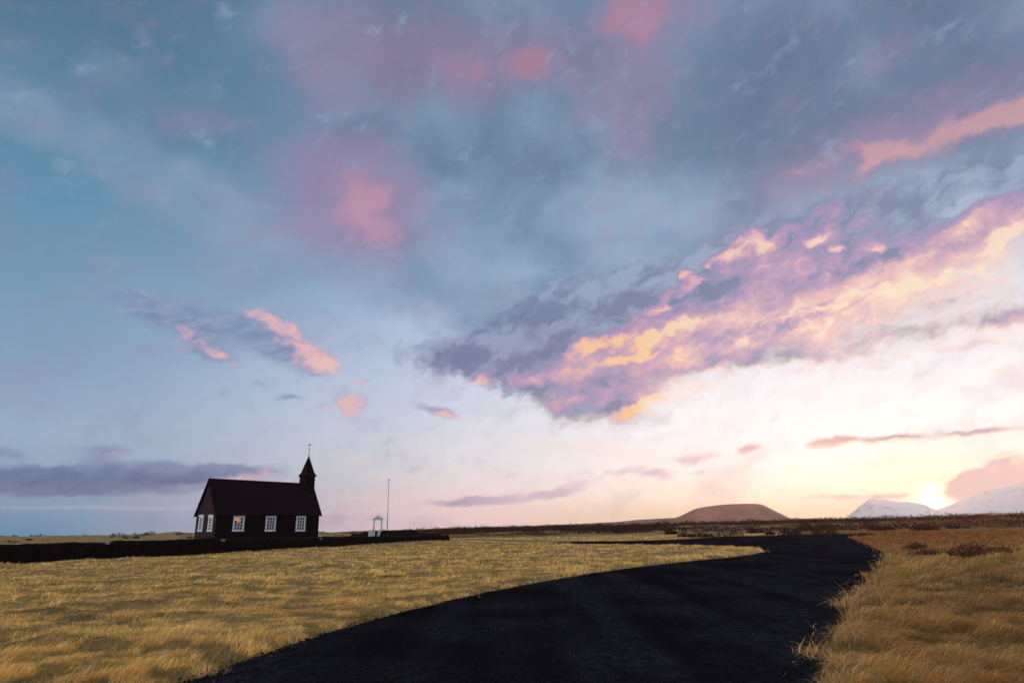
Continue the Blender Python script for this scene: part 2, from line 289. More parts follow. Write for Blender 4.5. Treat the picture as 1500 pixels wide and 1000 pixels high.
# ------------------------------------------------------------------ object helpers
def tag(o, label=None, cat=None, group=None, kind=None):
    for k, v in (('label', label), ('category', cat), ('group', group), ('kind', kind)):
        if v: o[k] = v
    return o
def obj_from(name, verts, faces, mat, parent=None, smooth=False):
    me = bpy.data.meshes.new(name)
    me.from_pydata([tuple(map(float, v)) for v in verts], [], faces)
    me.validate(); me.update()
    if mat: me.materials.append(mat)
    if smooth: me.polygons.foreach_set('use_smooth', [True] * len(me.polygons))
    o = bpy.data.objects.new(name, me); COL.objects.link(o)
    if parent: o.parent = parent
    return o
def empty(name, loc, rz=0.0):
    o = bpy.data.objects.new(name, None); COL.objects.link(o)
    o.location = tuple(map(float, loc)); o.rotation_euler = (0, 0, rz); o.empty_display_size = 0.3
    return o
class MB:
    """collects shapes into one mesh"""
    def __init__(s): s.v = []; s.f = []
    def add(s, v, f):
        b = len(s.v); s.v += [tuple(p) for p in v]; s.f += [tuple(i + b for i in q) for q in f]; return s
    def box(s, x0, x1, y0, y1, z0, z1):
        return s.add([(x0, y0, z0), (x1, y0, z0), (x1, y1, z0), (x0, y1, z0), (x0, y0, z1), (x1, y0, z1), (x1, y1, z1), (x0, y1, z1)],
                     [(0, 3, 2, 1), (4, 5, 6, 7), (0, 1, 5, 4), (1, 2, 6, 5), (2, 3, 7, 6), (3, 0, 4, 7)])
    def prism(s, poly, y0, y1):
        """polygon in x,z extruded along y"""
        n = len(poly)
        v = [(x, y0, z) for x, z in poly] + [(x, y1, z) for x, z in poly]
        f = [tuple(range(n)), tuple(range(2 * n - 1, n - 1, -1))] + [(i, i + n, (i + 1) % n + n, (i + 1) % n) for i in range(n)]
        return s.add(v, f)
    def tube(s, p0, p1, r0, r1, n=10):
        p0 = np.array(p0, float); p1 = np.array(p1, float); a = p1 - p0; a /= np.linalg.norm(a)
        u = np.cross(a, (0, 0, 1) if abs(a[2]) < 0.9 else (1, 0, 0)); u /= np.linalg.norm(u); w = np.cross(a, u)
        v = []
        for p, r in ((p0, r0), (p1, r1)):
            for k in range(n):
                t = 2 * math.pi * k / n; v.append(p + (u * math.cos(t) + w * math.sin(t)) * r)
        f = [(k, (k + 1) % n, (k + 1) % n + n, k + n) for k in range(n)] + [tuple(range(n - 1, -1, -1)), tuple(range(n, 2 * n))]
        return s.add(v, f)
    def ball(s, c, r, nu=12, nv=8):
        v = []; f = []
        for j in range(nv + 1):
            for i in range(nu):
                a, b = 2 * math.pi * i / nu, math.pi * j / nv
                v.append((c[0] + r * math.cos(a) * math.sin(b), c[1] + r * math.sin(a) * math.sin(b), c[2] + r * math.cos(b)))
        for j in range(nv):
            for i in range(nu):
                f.append((j * nu + i, (j + 1) * nu + i, (j + 1) * nu + (i + 1) % nu, j * nu + (i + 1) % nu))
        return s.add(v, f)
    def build(s, name, mat, parent=None, smooth=False): return obj_from(name, s.v, s.f, mat, parent, smooth)

# value noise for placing and shaping things
_tab = np.random.default_rng(3).random((256, 256))
def vnoise(x, y):
    x = np.asarray(x, float); y = np.asarray(y, float)
    xi = np.floor(x).astype(int); yi = np.floor(y).astype(int); fx = x - xi; fy = y - yi
    fx = fx * fx * (3 - 2 * fx); fy = fy * fy * (3 - 2 * fy)
    t = lambda a, b: _tab[a & 255, b & 255]
    return (t(xi, yi) * (1 - fx) + t(xi + 1, yi) * fx) * (1 - fy) + (t(xi, yi + 1) * (1 - fx) + t(xi + 1, yi + 1) * fx) * fy
def fbm(x, y, o=4, k=0.5):
    a, s, n = 1.0, 0.0, 0.0
    for i in range(o):
        s = s + a * vnoise(x * 2 ** i + 17.3 * i, y * 2 ** i + 9.1 * i); n += a; a *= k
    return s / n
def sstep(x, a, b):
    t = np.clip((np.asarray(x, float) - a) / (b - a), 0, 1); return t * t * (3 - 2 * t)

# ------------------------------------------------------------------ materials
def mat(name):
    m = bpy.data.materials.new(name); m.use_nodes = True
    h = G(m.node_tree); b = h.n['Principled BSDF']
    return m, h, b
def bump(h, b, height, strength, dist):
    n = h.new('ShaderNodeBump'); n.inputs['Strength'].default_value = strength; n.inputs['Distance'].default_value = dist
    h.put(n.inputs['Height'], height); h.l.new(n.outputs[0], b.inputs['Normal'])
def plain(name, c, rough=0.6, var=0.25, scale=6.0, bs=0.0):
    m, h, b = mat(name)
    t = h.new('ShaderNodeTexCoord').outputs['Object']
    n = h.noise(t, scale, 6, 0.6)
    lo = tuple(x * (1 - var) for x in c) + (1,); hi = tuple(min(1, x * (1 + var)) for x in c) + (1,)
    h.put(b.inputs['Base Color'], h.mix(h.step(n, 0.3, 0.7), lo, hi)); b.inputs['Roughness'].default_value = rough
    if bs: bump(h, b, n, 1.0, bs)
    return m

def clad_mat(name, c, pitch, axis, rough):
    """tarred timber: boards with a dark joint and weathered streaks"""
    m, h, b = mat(name)
    t = h.new('ShaderNodeTexCoord').outputs['Object']
    x, y, z = h.sep(t)
    co = {'z': z, 'x': h.m('ADD', x, y)}[axis]
    saw = h.m('FRACT', h.m('DIVIDE', co, pitch))
    n = h.noise(h.v('MULTIPLY', t, (1.5, 1.5, 12) if axis == 'z' else (14, 14, 1.2)), 2.0, 6, 0.6)
    big = h.noise(t, 0.9, 4, 0.55)
    colr = h.mix(h.step(n, 0.25, 0.75), tuple(q * 0.6 for q in c) + (1,), tuple(q * 1.5 for q in c) + (1,))
    colr = h.mix(h.m('MULTIPLY', h.step(big, 0.5, 0.75), 0.4), colr, tuple(q * 2.2 for q in c) + (1,))
    h.put(b.inputs['Base Color'], colr); b.inputs['Roughness'].default_value = rough
    b.inputs['Specular IOR Level'].default_value = 0.08
    bump(h, b, h.m('ADD', h.m('MULTIPLY', h.step(saw, 0.0, 0.16), 1.0), h.m('MULTIPLY', n, 0.25)), 0.8, 0.02)
    return m
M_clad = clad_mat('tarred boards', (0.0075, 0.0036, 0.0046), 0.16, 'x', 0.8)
M_gable = clad_mat('paler gable boards', (0.030, 0.0185, 0.0235), 0.16, 'x', 0.8)  # gable boards in a paler tone than the long wall
M_roof = clad_mat('tarred roof boards', (0.0110, 0.0036, 0.0058), 0.20, 'x', 0.8)
M_gate = plain('white paint with shade tint', (0.33, 0.41, 0.47), 0.6, 0.12, 5.0, 0.004)  # white paint darkened and blued, the gate's shade put into its colour
M_white = plain('weathered white paint', (0.55, 0.63, 0.69), 0.5, 0.10, 5.0, 0.004)
M_iron = plain('dark iron', (0.03, 0.028, 0.03), 0.5)
M_pole = plain('grey white pole paint', (0.36, 0.35, 0.36), 0.45, 0.12)
def glass_mat():
    m, h, b = mat('dark window glass')
    t = h.new('ShaderNodeTexCoord').outputs['Object']
    n = h.noise(t, 3.0, 3, 0.5)
    h.put(b.inputs['Base Color'], h.mix(n, (0.03, 0.022, 0.026, 1), (0.06, 0.045, 0.05, 1)))
    b.inputs['Roughness'].default_value = 0.06; b.inputs['Specular IOR Level'].default_value = 0.6
    bump(h, b, n, 0.25, 0.02)
    return m
M_glass = glass_mat()
m, h, b = mat('sunset glow pane'); b.inputs['Base Color'].default_value = (0.2, 0.05, 0.03, 1)
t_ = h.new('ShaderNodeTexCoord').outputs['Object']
h.put(b.inputs['Emission Color'], h.mix(h.step(h.noise(t_, 9.0, 2), 0.35, 0.65), (0.75, 0.10, 0.03, 1), (1.0, 0.42, 0.16, 1))); b.inputs['Emission Strength'].default_value = 0.7  # emission painted in to stand for sunset sky seen through the church
M_sunset_glow = m

def wall_mat():
    m, h, b = mat('dark lava stone and turf')
    t = h.new('ShaderNodeTexCoord').outputs['Object']
    v = h.new('ShaderNodeTexVoronoi', feature='DISTANCE_TO_EDGE'); h.put(v.inputs['Vector'], h.v('ADD', t, h.v('SCALE', h.noise(t, 2.0, 3, color=True), scale=0.3))); v.inputs['Scale'].default_value = 2.6
    n = h.noise(t, 5.0, 6, 0.65)
    stone = h.mix(h.step(n, 0.3, 0.7), (0.003, 0.0016, 0.0016, 1), (0.011, 0.0055, 0.0045, 1))
    h.put(b.inputs['Base Color'], h.mix(h.step(h.noise(t, 1.3, 4), 0.55, 0.72), stone, (0.016, 0.009, 0.005, 1)))
    b.inputs['Roughness'].default_value = 0.95; b.inputs['Specular IOR Level'].default_value = 0.1
    bump(h, b, h.m('ADD', h.step(v.outputs['Distance'], 0.0, 0.12), n), 0.9, 0.06)
    return m
M_wall = wall_mat()
M_stone = plain('pale lichen stone', (0.22, 0.19, 0.17), 0.9, 0.35, 8.0, 0.01)
M_rock = plain('dark lava rock', (0.030, 0.022, 0.024), 0.9, 0.4, 3.0, 0.05)

def road_mat():
    m, h, b = mat('black lava gravel')
    t = h.new('ShaderNodeTexCoord').outputs['Object']
    fine = h.noise(t, 38.0, 3, 0.7); med = h.noise(t, 5.0, 5, 0.6); big = h.noise(t, 0.35, 4, 0.55)
    v = h.new('ShaderNodeTexVoronoi', feature='F1'); h.put(v.inputs['Vector'], t); v.inputs['Scale'].default_value = 26.0; v.inputs['Randomness'].default_value = 1.0
    trk = h.noise(h.mapping(t, (0, 0, 0), (0, 0, R(-34)), (0.9, 0.05, 1.0), 'POINT'), 1.0, 4, 0.55)
    big = h.m('ADD', h.m('MULTIPLY', big, 0.55), h.m('MULTIPLY', trk, 0.45))
    c = h.mix(h.step(big, 0.40, 0.60), (0.0080, 0.0078, 0.0105, 1), (0.0330, 0.0315, 0.0410, 1))
    c = h.mix(h.step(h.m('ADD', fine, h.m('MULTIPLY', med, 0.5)), 0.55, 1.0), (0.0060, 0.0058, 0.0080, 1), c)
    sp = h.m('MULTIPLY', h.step(h.sep(v.outputs['Color'])[0], 0.90, 0.97), h.step(v.outputs['Distance'], 0.5, 0.2))
    c = h.mix(h.m('MULTIPLY', sp, 0.6), c, (0.026, 0.025, 0.028, 1))
    h.put(b.inputs['Base Color'], c); b.inputs['Roughness'].default_value = 0.95; b.inputs['Specular IOR Level'].default_value = 0.0
    bump(h, b, h.m('ADD', h.m('ADD', fine, h.m('MULTIPLY', v.outputs['Distance'], -0.8)), h.m('MULTIPLY', med, 1.0)), 0.7, 0.010)
    return m
M_road = road_mat()
M_pebble = plain('loose lava gravel stones', (0.012, 0.0116, 0.014), 1.0, 0.5, 30.0)
M_pebble.node_tree.nodes['Principled BSDF'].inputs['Specular IOR Level'].default_value = 0.0

def ground_mat():
    m, h, b = mat('straw turf')
    t = h.new('ShaderNodeTexCoord').outputs['Object']
    big = h.noise(t, 0.05, 5, 0.6); md = h.noise(h.v('MULTIPLY', t, (1, 1, 0.3)), 0.6, 6, 0.65); fn = h.noise(t, 9.0, 4, 0.7)
    c = h.mix(h.step(md, 0.3, 0.7), (0.085, 0.052, 0.019, 1), (0.40, 0.265, 0.095, 1))
    c = h.mix(h.m('MULTIPLY', h.step(big, 0.45, 0.68), 0.6), c, (0.24, 0.18, 0.085, 1))
    c = h.mix(h.m('MULTIPLY', h.step(fn, 0.35, 0.7), 0.5), c, (0.50, 0.36, 0.15, 1))
    # farther out dark heather and lava show between the straw
    far = h.new('ShaderNodeAttribute', attribute_name='heath').outputs['Fac']
    sx = h.sep(t); rt = h.step(h.m('DIVIDE', sx[0], h.m('MAXIMUM', sx[1], 1.0)), 0.25, 0.55)
    hn = h.noise(h.v('MULTIPLY', t, (1, 1, 0.2)), 0.11, 6, 0.62)
    c = h.mix(h.m('MULTIPLY', rt, h.step(sx[1], 25.0, 60.0)), c, h.mix(1.0, c, (0.80, 0.56, 0.44, 1), 'MULTIPLY'))
    hm = h.step(h.m('ADD', h.m('MULTIPLY', far, 0.36), h.m('MULTIPLY', hn, 0.9)), 0.72, 0.86)
    c = h.mix(hm, c, h.mix(h.step(md, 0.35, 0.65), h.mix(rt, (0.020, 0.010, 0.009, 1), (0.055, 0.020, 0.010, 1)), h.mix(rt, (0.055, 0.026, 0.020, 1), (0.17, 0.070, 0.030, 1))))
    h.put(b.inputs['Base Color'], c); b.inputs['Roughness'].default_value = 0.95; b.inputs['Specular IOR Level'].default_value = 0.05
    bump(h, b, h.m('ADD', h.m('MULTIPLY', md, 2.0), fn), 0.8, 0.12)
    return m
M_ground = ground_mat()

def blade_mat(name, trans=0.45):
    m = bpy.data.materials.new(name); m.use_nodes = True
    h = G(m.node_tree); h.n.clear()
    a = h.new('ShaderNodeAttribute', attribute_name='tint').outputs['Color']
    df = h.new('ShaderNodeBsdfDiffuse'); h.put(df.inputs[0], a)
    tr = h.new('ShaderNodeBsdfTranslucent'); h.put(tr.inputs[0], a)
    mx = h.new('ShaderNodeMixShader'); mx.inputs[0].default_value = trans
    h.l.new(df.outputs[0], mx.inputs[1]); h.l.new(tr.outputs[0], mx.inputs[2])
    o = h.new('ShaderNodeOutputMaterial'); h.l.new(mx.outputs[0], o.inputs[0])
    return m
M_blade = blade_mat('dry grass blades'); M_leaf = blade_mat('heath leaves', 0.25)

def hill_mat(name, c0, c1, scale, snow=None):
    m, h, b = mat(name)
    t = h.new('ShaderNodeTexCoord').outputs['Object']
    n = h.noise(t, scale, 8, 0.62, 0.4)
    c = h.mix(h.step(n, 0.35, 0.65), c0, c1)
    if snow:
        nz = h.sep(h.new('ShaderNodeNewGeometry').outputs['Normal'])[2]
        n2 = h.noise(h.v('MULTIPLY', t, (1, 1, 0.35)), scale * 5, 7, 0.68, 0.6)
        c = h.mix(h.step(h.m('ADD', nz, h.m('MULTIPLY', n2, 1.3)), snow[0], snow[1]), c, (0.80, 0.81, 0.84, 1))
    h.put(b.inputs['Base Color'], c); b.inputs['Roughness'].default_value = 0.9; b.inputs['Specular IOR Level'].default_value = 0.1
    bump(h, b, n, 0.6, 0.25 / scale)
    return m
M_crater = hill_mat('brown scoria slope', (0.21, 0.085, 0.062, 1), (0.38, 0.165, 0.12, 1), 0.008)
M_ridge = hill_mat('far lava slope', (0.12, 0.075, 0.075, 1), (0.20, 0.12, 0.11, 1), 0.004)
M_snow = hill_mat('snow over dark rock', (0.34, 0.26, 0.26, 1), (0.50, 0.41, 0.40, 1), 0.0022, snow=(1.30, 1.58))

# ------------------------------------------------------------------ the road outline and the lie of the land
ROAD_PX = [(250, 1012), (330, 979), (400, 955), (480, 929), (560, 905), (650, 882), (750, 861), (850, 843), (930, 831), (1000, 823.5), (1060, 817.5), (1100, 812.5), (1119, 808.5), (1122, 805.5),
           (1105, 802.5), (1065, 800.5), (1000, 798.5), (900, 797.2), (800, 796.2), (720, 795.4), (655, 795), (600, 795.4),
           (600, 792.2), (655, 792.2), (740, 792.4), (830, 792.8), (900, 792.4), (960, 791), (1010, 789.0), (1050, 786.4), (1100, 784.6), (1160, 783), (1220, 782), (1262, 781.0), (1290, 780.6),
           (1284, 782.6), (1262, 784.2), (1244, 787), (1254, 791), (1270, 797), (1288, 806), (1298, 816), (1299, 823), (1290, 833), (1275, 846), (1258, 864), (1244, 884), (1232, 906), (1222, 928), (1212, 952), (1203, 976), (1192, 1004)]
near_l = ground_at(250, 1012); near_r = ground_at(1192, 1004)
pts = [ground_at(x, y)[:2] for x, y in ROAD_PX]
pts += [near_r[:2] + np.array([-0.9, -4.0]), near_r[:2] + np.array([-3.0, -14.0]), near_l[:2] + np.array([-10.5, -12.0]), near_l[:2] + np.array([-5.2, -4.0])]
def resample(poly, step):
    out = []
    n = len(poly)
    for i in range(n):
        a, b_ = poly[i], poly[(i + 1) % n]; L = np.linalg.norm(b_ - a); k = max(1, int(L / step(a)))
        for j in range(k): out.append(a + (b_ - a) * j / k)
    return np.array(out)
ROAD = resample(pts, lambda a: 0.10 + 0.02 * np.linalg.norm(a))
jit = np.stack([fbm(ROAD[:, 0] * 1.7, ROAD[:, 1] * 1.7) - 0.5, fbm(ROAD[:, 0] * 1.7 + 50, ROAD[:, 1] * 1.7) - 0.5], 1)
ROAD = ROAD + jit * np.clip(np.hypot(ROAD[:, 0], ROAD[:, 1])[:, None] * 0.015, 0.16, 0.35)
RA = np.array(pts); RB = np.roll(RA, -1, axis=0)
def road_dist(x, y):
    """signed distance to the road edge, negative on the road"""
    x = np.asarray(x, float).ravel(); y = np.asarray(y, float).ravel()
    best = np.full(x.shape, 1e9); inside = np.zeros(x.shape, bool)
    for a, b_ in zip(RA, RB):
        e = b_ - a; L = e @ e
        t = np.clip(((x - a[0]) * e[0] + (y - a[1]) * e[1]) / L, 0, 1)
        best = np.minimum(best, np.hypot(x - a[0] - t * e[0], y - a[1] - t * e[1]))
        c = ((a[1] > y) != (b_[1] > y))
        with np.errstate(divide='ignore', invalid='ignore'):
            inside ^= c & (x < (b_[0] - a[0]) * (y - a[1]) / (b_[1] - a[1] + 1e-12) + a[0])
    return np.where(inside, -best, best)

def land(x, y):
    x = np.asarray(x, float); y = np.asarray(y, float); shp = x.shape; x = x.ravel(); y = y.ravel()
    r = np.hypot(x, y); az = np.arctan2(x, y)
    rd = road_dist(x, y)
    z = (fbm(x * 0.35, y * 0.35, 4) - 0.5) * 0.22 + (fbm(x * 0.75 + 7, y * 2.0, 4) - 0.5) * 0.26 * sstep(r, 80, 25)
    z = z * sstep(rd, 0.0, 4.0)
    z += 0.10 * sstep(rd, -0.1, 0.5) * sstep(r, 60, 30)
    z = np.where(rd < 0.05, -0.05, z)
    z += 0.70 * np.exp(-((x + 20) ** 2 + (y - 77) ** 2) / (2 * 12.5 ** 2))                      # churchyard mound
    z += 0.85 * np.exp(-((x + 34.2) ** 2 / 3.2 + (y - 39.5) ** 2 / 2.2))                        # hummock at the wall's end
    z += 0.35 * np.exp(-((x - 14.0) ** 2 / 14 + (y - 15.0) ** 2 / 60)) * sstep(rd, 0.2, 3.0)     # grassy bank right of the road
    fr = sstep(r, 95, 260)
    z += fr * (0.9 + 1.35 * sstep(az, R(-12), R(-30)) + 0.5 * sstep(az, R(15), R(40))) * sstep(r, 6500, 2000)
    z += fr * (fbm(x * 0.03, y * 0.03, 6, 0.6) - 0.5) * (1.3 + 2.6 * sstep(az, R(-12), R(-25)))
    return z.reshape(shp)

ang = np.concatenate([np.arange(-180, -66, 4.0), np.arange(-66, 66.01, 0.33), np.arange(70, 180, 4.0)])
rad = [0.6]
while rad[-1] < 450: rad.append(rad[-1] * (1.028 if rad[-1] < 120 else 1.035))
while rad[-1] < 6300: rad.append(rad[-1] * 1.13)
AA, RR = np.meshgrid(np.radians(ang), np.array(rad))
gx, gy = RR * np.sin(AA), RR * np.cos(AA)
gz = land(gx, gy)
nr, na = gx.shape
gv = np.stack([gx.ravel(), gy.ravel(), gz.ravel()], 1)
ii = np.arange(nr * na).reshape(nr, na)
q = np.stack([ii[:-1], np.roll(ii, -1, 1)[:-1], np.roll(ii, -1, 1)[1:], ii[1:]], -1).reshape(-1, 4)
faces = [tuple(f) for f in q[:, ::-1].tolist()] + [tuple(ii[0].tolist())]
ground = obj_from('ground', gv, faces, M_ground, smooth=True); tag(ground, kind='structure')
azv = np.arctan2(gv[:, 0], gv[:, 1]); rv = np.hypot(gv[:, 0], gv[:, 1])
heath = sstep(rv, 88, 125) * (0.55 + 0.45 * sstep(azv, R(-14), R(-4))) + 0.18 * sstep(rv, 30, 60) * sstep(azv, R(30), R(36))
at = ground.data.attributes.new('heath', 'FLOAT', 'POINT'); at.data.foreach_set('value', heath.astype(np.float32))

n = len(ROAD)
road = obj_from('road', [(p[0], p[1], 0.02) for p in ROAD] + [(p[0], p[1], -0.12) for p in ROAD],
                [tuple(range(n))] + [(i, i + n, (i + 1) % n + n, (i + 1) % n) for i in range(n)], M_road)
import bmesh
bm = bmesh.new(); bm.from_mesh(road.data)
bmesh.ops.triangulate(bm, faces=[f for f in bm.faces if len(f.verts) > 4]); bmesh.ops.recalc_face_normals(bm, faces=bm.faces)
bm.to_mesh(road.data); bm.free()
tag(road, kind='structure')

# ------------------------------------------------------------------ far hills and mountains: real ridges at their own distance
def ridge(name, px, dist, depth, m, rough, nu=160, nv=44, skew=0.0, gully=1.0):
    P = np.array([at_dist(x, y, dist) for x, y in px])
    th = np.arctan2(P[:, 0], P[:, 1]); zz = P[:, 2]
    t = np.linspace(th[0], th[-1], nu); hz = np.interp(t, th, zz); k = np.ones(5) / 5
    hz[2:-2] = np.convolve(hz, k, 'valid')
    v = np.linspace(-1, 1, nv)
    T, V = np.meshgrid(t, v); Hh = np.tile(hz, (nv, 1))
    Rr = dist + V * depth
    prof = np.where(V < 0, np.clip(1 + V, 0, 1) ** (0.9) , np.clip(1 - V, 0, 1))
    prof = prof * prof * (3 - 2 * prof) * 0.55 + prof * 0.45
    X, Y = Rr * np.sin(T), Rr * np.cos(T)
    fz = (fbm(T * dist / rough, V * depth / rough * 0.55, 6, 0.55) - 0.5)
    Z = Hh * prof + fz * rough * 0.22 * gully * np.sqrt(np.clip(prof * (1 - prof) * 4, 0, 1)) * np.clip(Hh / hz.max(), 0, 1) - 6 * (1 - prof)
    ix = np.arange(nu * nv).reshape(nv, nu)
    f = np.stack([ix[:-1, :-1], ix[:-1, 1:], ix[1:, 1:], ix[1:, :-1]], -1).reshape(-1, 4)[:, ::-1]
    o = obj_from(name, np.stack([X.ravel(), Y.ravel(), Z.ravel()], 1), [tuple(a) for a in f.tolist()], m, smooth=True)
    return tag(o, kind='structure')
ridge('crater_hill', [(955, 768), (975, 760), (988, 758.5), (996, 755.5), (1006, 750.5), (1017, 745.5), (1034, 741.7), (1053, 739), (1072, 737.2), (1095, 737.2), (1113, 737.8), (1120, 740), (1130, 745), (1144, 752), (1158, 759), (1175, 764)], 1900, 230, M_crater, 70, nu=260, nv=90, gully=1.6)
ridge('lava_slope', [(420, 784), (520, 777.5), (600, 775.2), (640, 773.8), (740, 770.6), (800, 768.4), (850, 766.6), (900, 764.4), (940, 761.0), (965, 759.0), (995, 757.2), (1040, 757.0), (1150, 758.6), (1200, 759), (1300, 762)], 2500, 420, M_ridge, 160)
ridge('snowy_mountain', [(1228, 766), (1241, 757), (1247, 750.5), (1253, 746), (1259, 740), (1266, 735.2), (1271, 731), (1276, 728), (1285, 729.4), (1295, 729.2), (1303, 731.4), (1312, 732.4), (1320, 734.0), (1330, 733.6), (1342, 735.8), (1350, 737.2), (1357, 739.5), (1363, 743), (1370, 745.5), (1382, 749), (1400, 754), (1420, 764)], 5000, 900, M_snow, 500, nu=260, nv=90, gully=1.5)
ridge('snowy_mountain', [(1330, 762), (1345, 757), (1358, 751), (1366, 747.5), (1373, 745.4), (1384, 741), (1395, 736.8), (1406, 732.6), (1418, 728), (1430, 723.4), (1445, 718.5), (1460, 714.5), (1480, 710), (1500, 707), (1540, 704), (1600, 706), (1680, 716), (1800, 738), (1900, 752)], 5600, 1000, M_snow, 650, nu=260, nv=90, gully=1.3)

# ------------------------------------------------------------------ the church
TH = 0.979; CA = np.array([-27.78, 60.0]); CL, CW, ZE, ZR = 11.76, 3.3, 3.43, 6.54
wdir = np.array([math.cos(TH), math.sin(TH)]); ndir = np.array([-wdir[1], wdir[0]])
BZ = float(land(np.array([-25.0]), np.array([65.0]))[0]) - 0.25
def on_wall(px, py):           # long wall: distance along it, height
    d = ray(px, py); o_ = np.array([0, 0, CAM_H])
    t = ((CA - o_[:2]) @ ndir) / (d[:2] @ ndir); p = o_ + d * t
    return (p[:2] - CA) @ wdir, p[2]
def on_gable(px, py):
    d = ray(px, py); o_ = np.array([0, 0, CAM_H])
    t = ((CA - o_[:2]) @ wdir) / (d[:2] @ wdir); p = o_ + d * t
    return (p[:2] - CA) @ ndir, p[2]
church = empty('church', (CA[0], CA[1], BZ), TH)
tag(church, 'small black tarred wooden church with white framed windows and a steeple, behind the wall', 'church')
ze, zr = ZE - BZ, ZR - BZ
MB().add([(0, 0, 0), (CL, 0, 0), (CL, CW, 0), (0, CW, 0), (0, 0, ze), (CL, 0, ze), (CL, CW, ze), (0, CW, ze), (0, CW / 2, zr - 0.03), (CL, CW / 2, zr - 0.03)],
         [(0, 1, 5, 4), (2, 3, 7, 6), (1, 2, 6, 9, 5), (3, 0, 4, 8, 7), (0, 3, 2, 1), (4, 5, 9, 8), (6, 7, 8, 9)]).build('wall', M_clad, church)
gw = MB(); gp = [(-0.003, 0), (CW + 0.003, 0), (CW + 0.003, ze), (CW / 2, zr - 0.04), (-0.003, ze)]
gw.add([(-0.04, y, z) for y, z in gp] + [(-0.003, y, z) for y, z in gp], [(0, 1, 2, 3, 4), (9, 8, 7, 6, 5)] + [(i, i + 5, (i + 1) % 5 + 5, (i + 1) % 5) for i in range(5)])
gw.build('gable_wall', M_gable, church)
sl_ = (zr - ze) / (CW / 2); nrm = math.hypot(1, sl_)
rb = MB()
ov, dn_, th_ = 0.20, 0.13, 0.07
for s in (0, 1):
    def yy(y): return y if s == 0 else CW - y
    a0 = (-dn_, ze - dn_ * sl_); a1 = (CW / 2, zr)
    off = (-sl_ / nrm * th_, 1 / nrm * th_)
    prof = [(a0[0], a0[1] + 0.02), (a1[0], a1[1] + 0.02), (a1[0], a1[1] + 0.02 + th_ * nrm), (a0[0] + off[0], a0[1] + 0.02 + off[1])]
    v = [(-ov, yy(p[0]), p[1]) for p in prof] + [(CL + ov, yy(p[0]), p[1]) for p in prof]
    rb.add(v, [(0, 1, 2, 3), (7, 6, 5, 4), (0, 4, 5, 1), (1, 5, 6, 2), (2, 6, 7, 3), (3, 7, 4, 0)])
rb.build('roof', M_roof, church)
# barge boards on both gables
for x0, x1 in ((-ov - 0.03, -ov), (CL + ov, CL + ov + 0.03)):
    bb = MB()
    for s in (0, 1):
        f = (lambda y: y) if s == 0 else (lambda y: CW - y)
        pr = [(f(-dn_ - 0.05), ze - dn_ * sl_ - 0.10), (f(CW / 2), zr - 0.08), (f(CW / 2), zr + 0.14), (f(-dn_ - 0.05), ze - dn_ * sl_ + 0.10)]
        v = [(x0, p[0], p[1]) for p in pr] + [(x1, p[0], p[1]) for p in pr]
        bb.add(v, [(0, 1, 2, 3), (7, 6, 5, 4), (0, 4, 5, 1), (1, 5, 6, 2), (2, 6, 7, 3), (3, 7, 4, 0)])
    bb.build('barge_board', M_roof, church)

def window(w, h0, h1, place, lit=False):
    """a window in the x,z plane facing -y, then moved by place(x, y, z)"""
    fr = MB(); cw = 0.15
    hw = w / 2
    fr.box(-hw, -hw + cw, -0.06, 0.02, h0, h1 - 0.16).box(hw - cw, hw, -0.06, 0.02, h0, h1 - 0.16)
    fr.box(-hw + cw, hw - cw, -0.058, 0.02, h1 - 0.30, h1 - 0.16).box(-hw - 0.04, hw + 0.04, -0.09, 0.02, h0 - 0.09, h0)
    fr.box(-hw + cw, hw - cw, -0.056, 0.02, h0, h0 + 0.07)
    hd = [(-hw - 0.06, h1 - 0.16), (hw + 0.06, h1 - 0.16), (hw + 0.06, h1 - 0.07), (hw * 0.5, h1 - 0.02), (0, h1), (-hw * 0.5, h1 - 0.02), (-hw - 0.06, h1 - 0.07)]
    fr.prism(hd, -0.10, 0.02)
    iw0, iw1, iz0, iz1 = -hw + cw, hw - cw, h0 + 0.07, h1 - 0.30
    mu = MB()
    for k in (1, 2):
        x = iw0 + (iw1 - iw0) * k / 3; mu.box(x - 0.022, x + 0.022, -0.045, -0.006, iz0, iz1)
    for k in (1, 2, 3):
        z = iz0 + (iz1 - iz0) * k / 4; mu.box(iw0, iw1, -0.042, -0.008, z - 0.022, z + 0.022)
    pn = MB().box(iw0, iw1, -0.012, 0.01, iz0, iz1)
    def put(mb, name, m_, par): 
        mb.v = [place(*p) for p in mb.v]; return mb.build(name, m_, par)
    f = put(fr, 'window', M_white, church); put(pn, 'pane', M_glass, f); put(mu, 'glazing_bars', M_white, f)
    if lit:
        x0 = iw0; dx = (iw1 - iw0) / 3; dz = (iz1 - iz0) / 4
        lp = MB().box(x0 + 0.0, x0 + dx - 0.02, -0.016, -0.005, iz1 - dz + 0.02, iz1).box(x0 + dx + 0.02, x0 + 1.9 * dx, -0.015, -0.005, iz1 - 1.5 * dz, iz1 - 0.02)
        put(lp, 'sunset_glow_pane', M_sunset_glow, f)  # glowing panels added over the glass, no lamp inside
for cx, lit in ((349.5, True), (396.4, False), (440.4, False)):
    s0, z0 = on_wall(cx - 0.8, 776.5); s1, z1 = on_wall(cx + 0.8, 753.0)
    sc = (s0 + s1) / 2
    window(1.16, z0 - BZ, z1 - BZ, (lambda sc: lambda x, y, z: (x + sc, y, z))(sc), lit)
for cx in (294.8, 308.7):
    s0, z0 = on_gable(cx, 776.7); s1, z1 = on_gable(cx, 753.4)
    window(0.74, z0 - BZ, z1 - BZ, (lambda sc: lambda x, y, z: (y, sc - x, z))((s0 + s1) / 2))

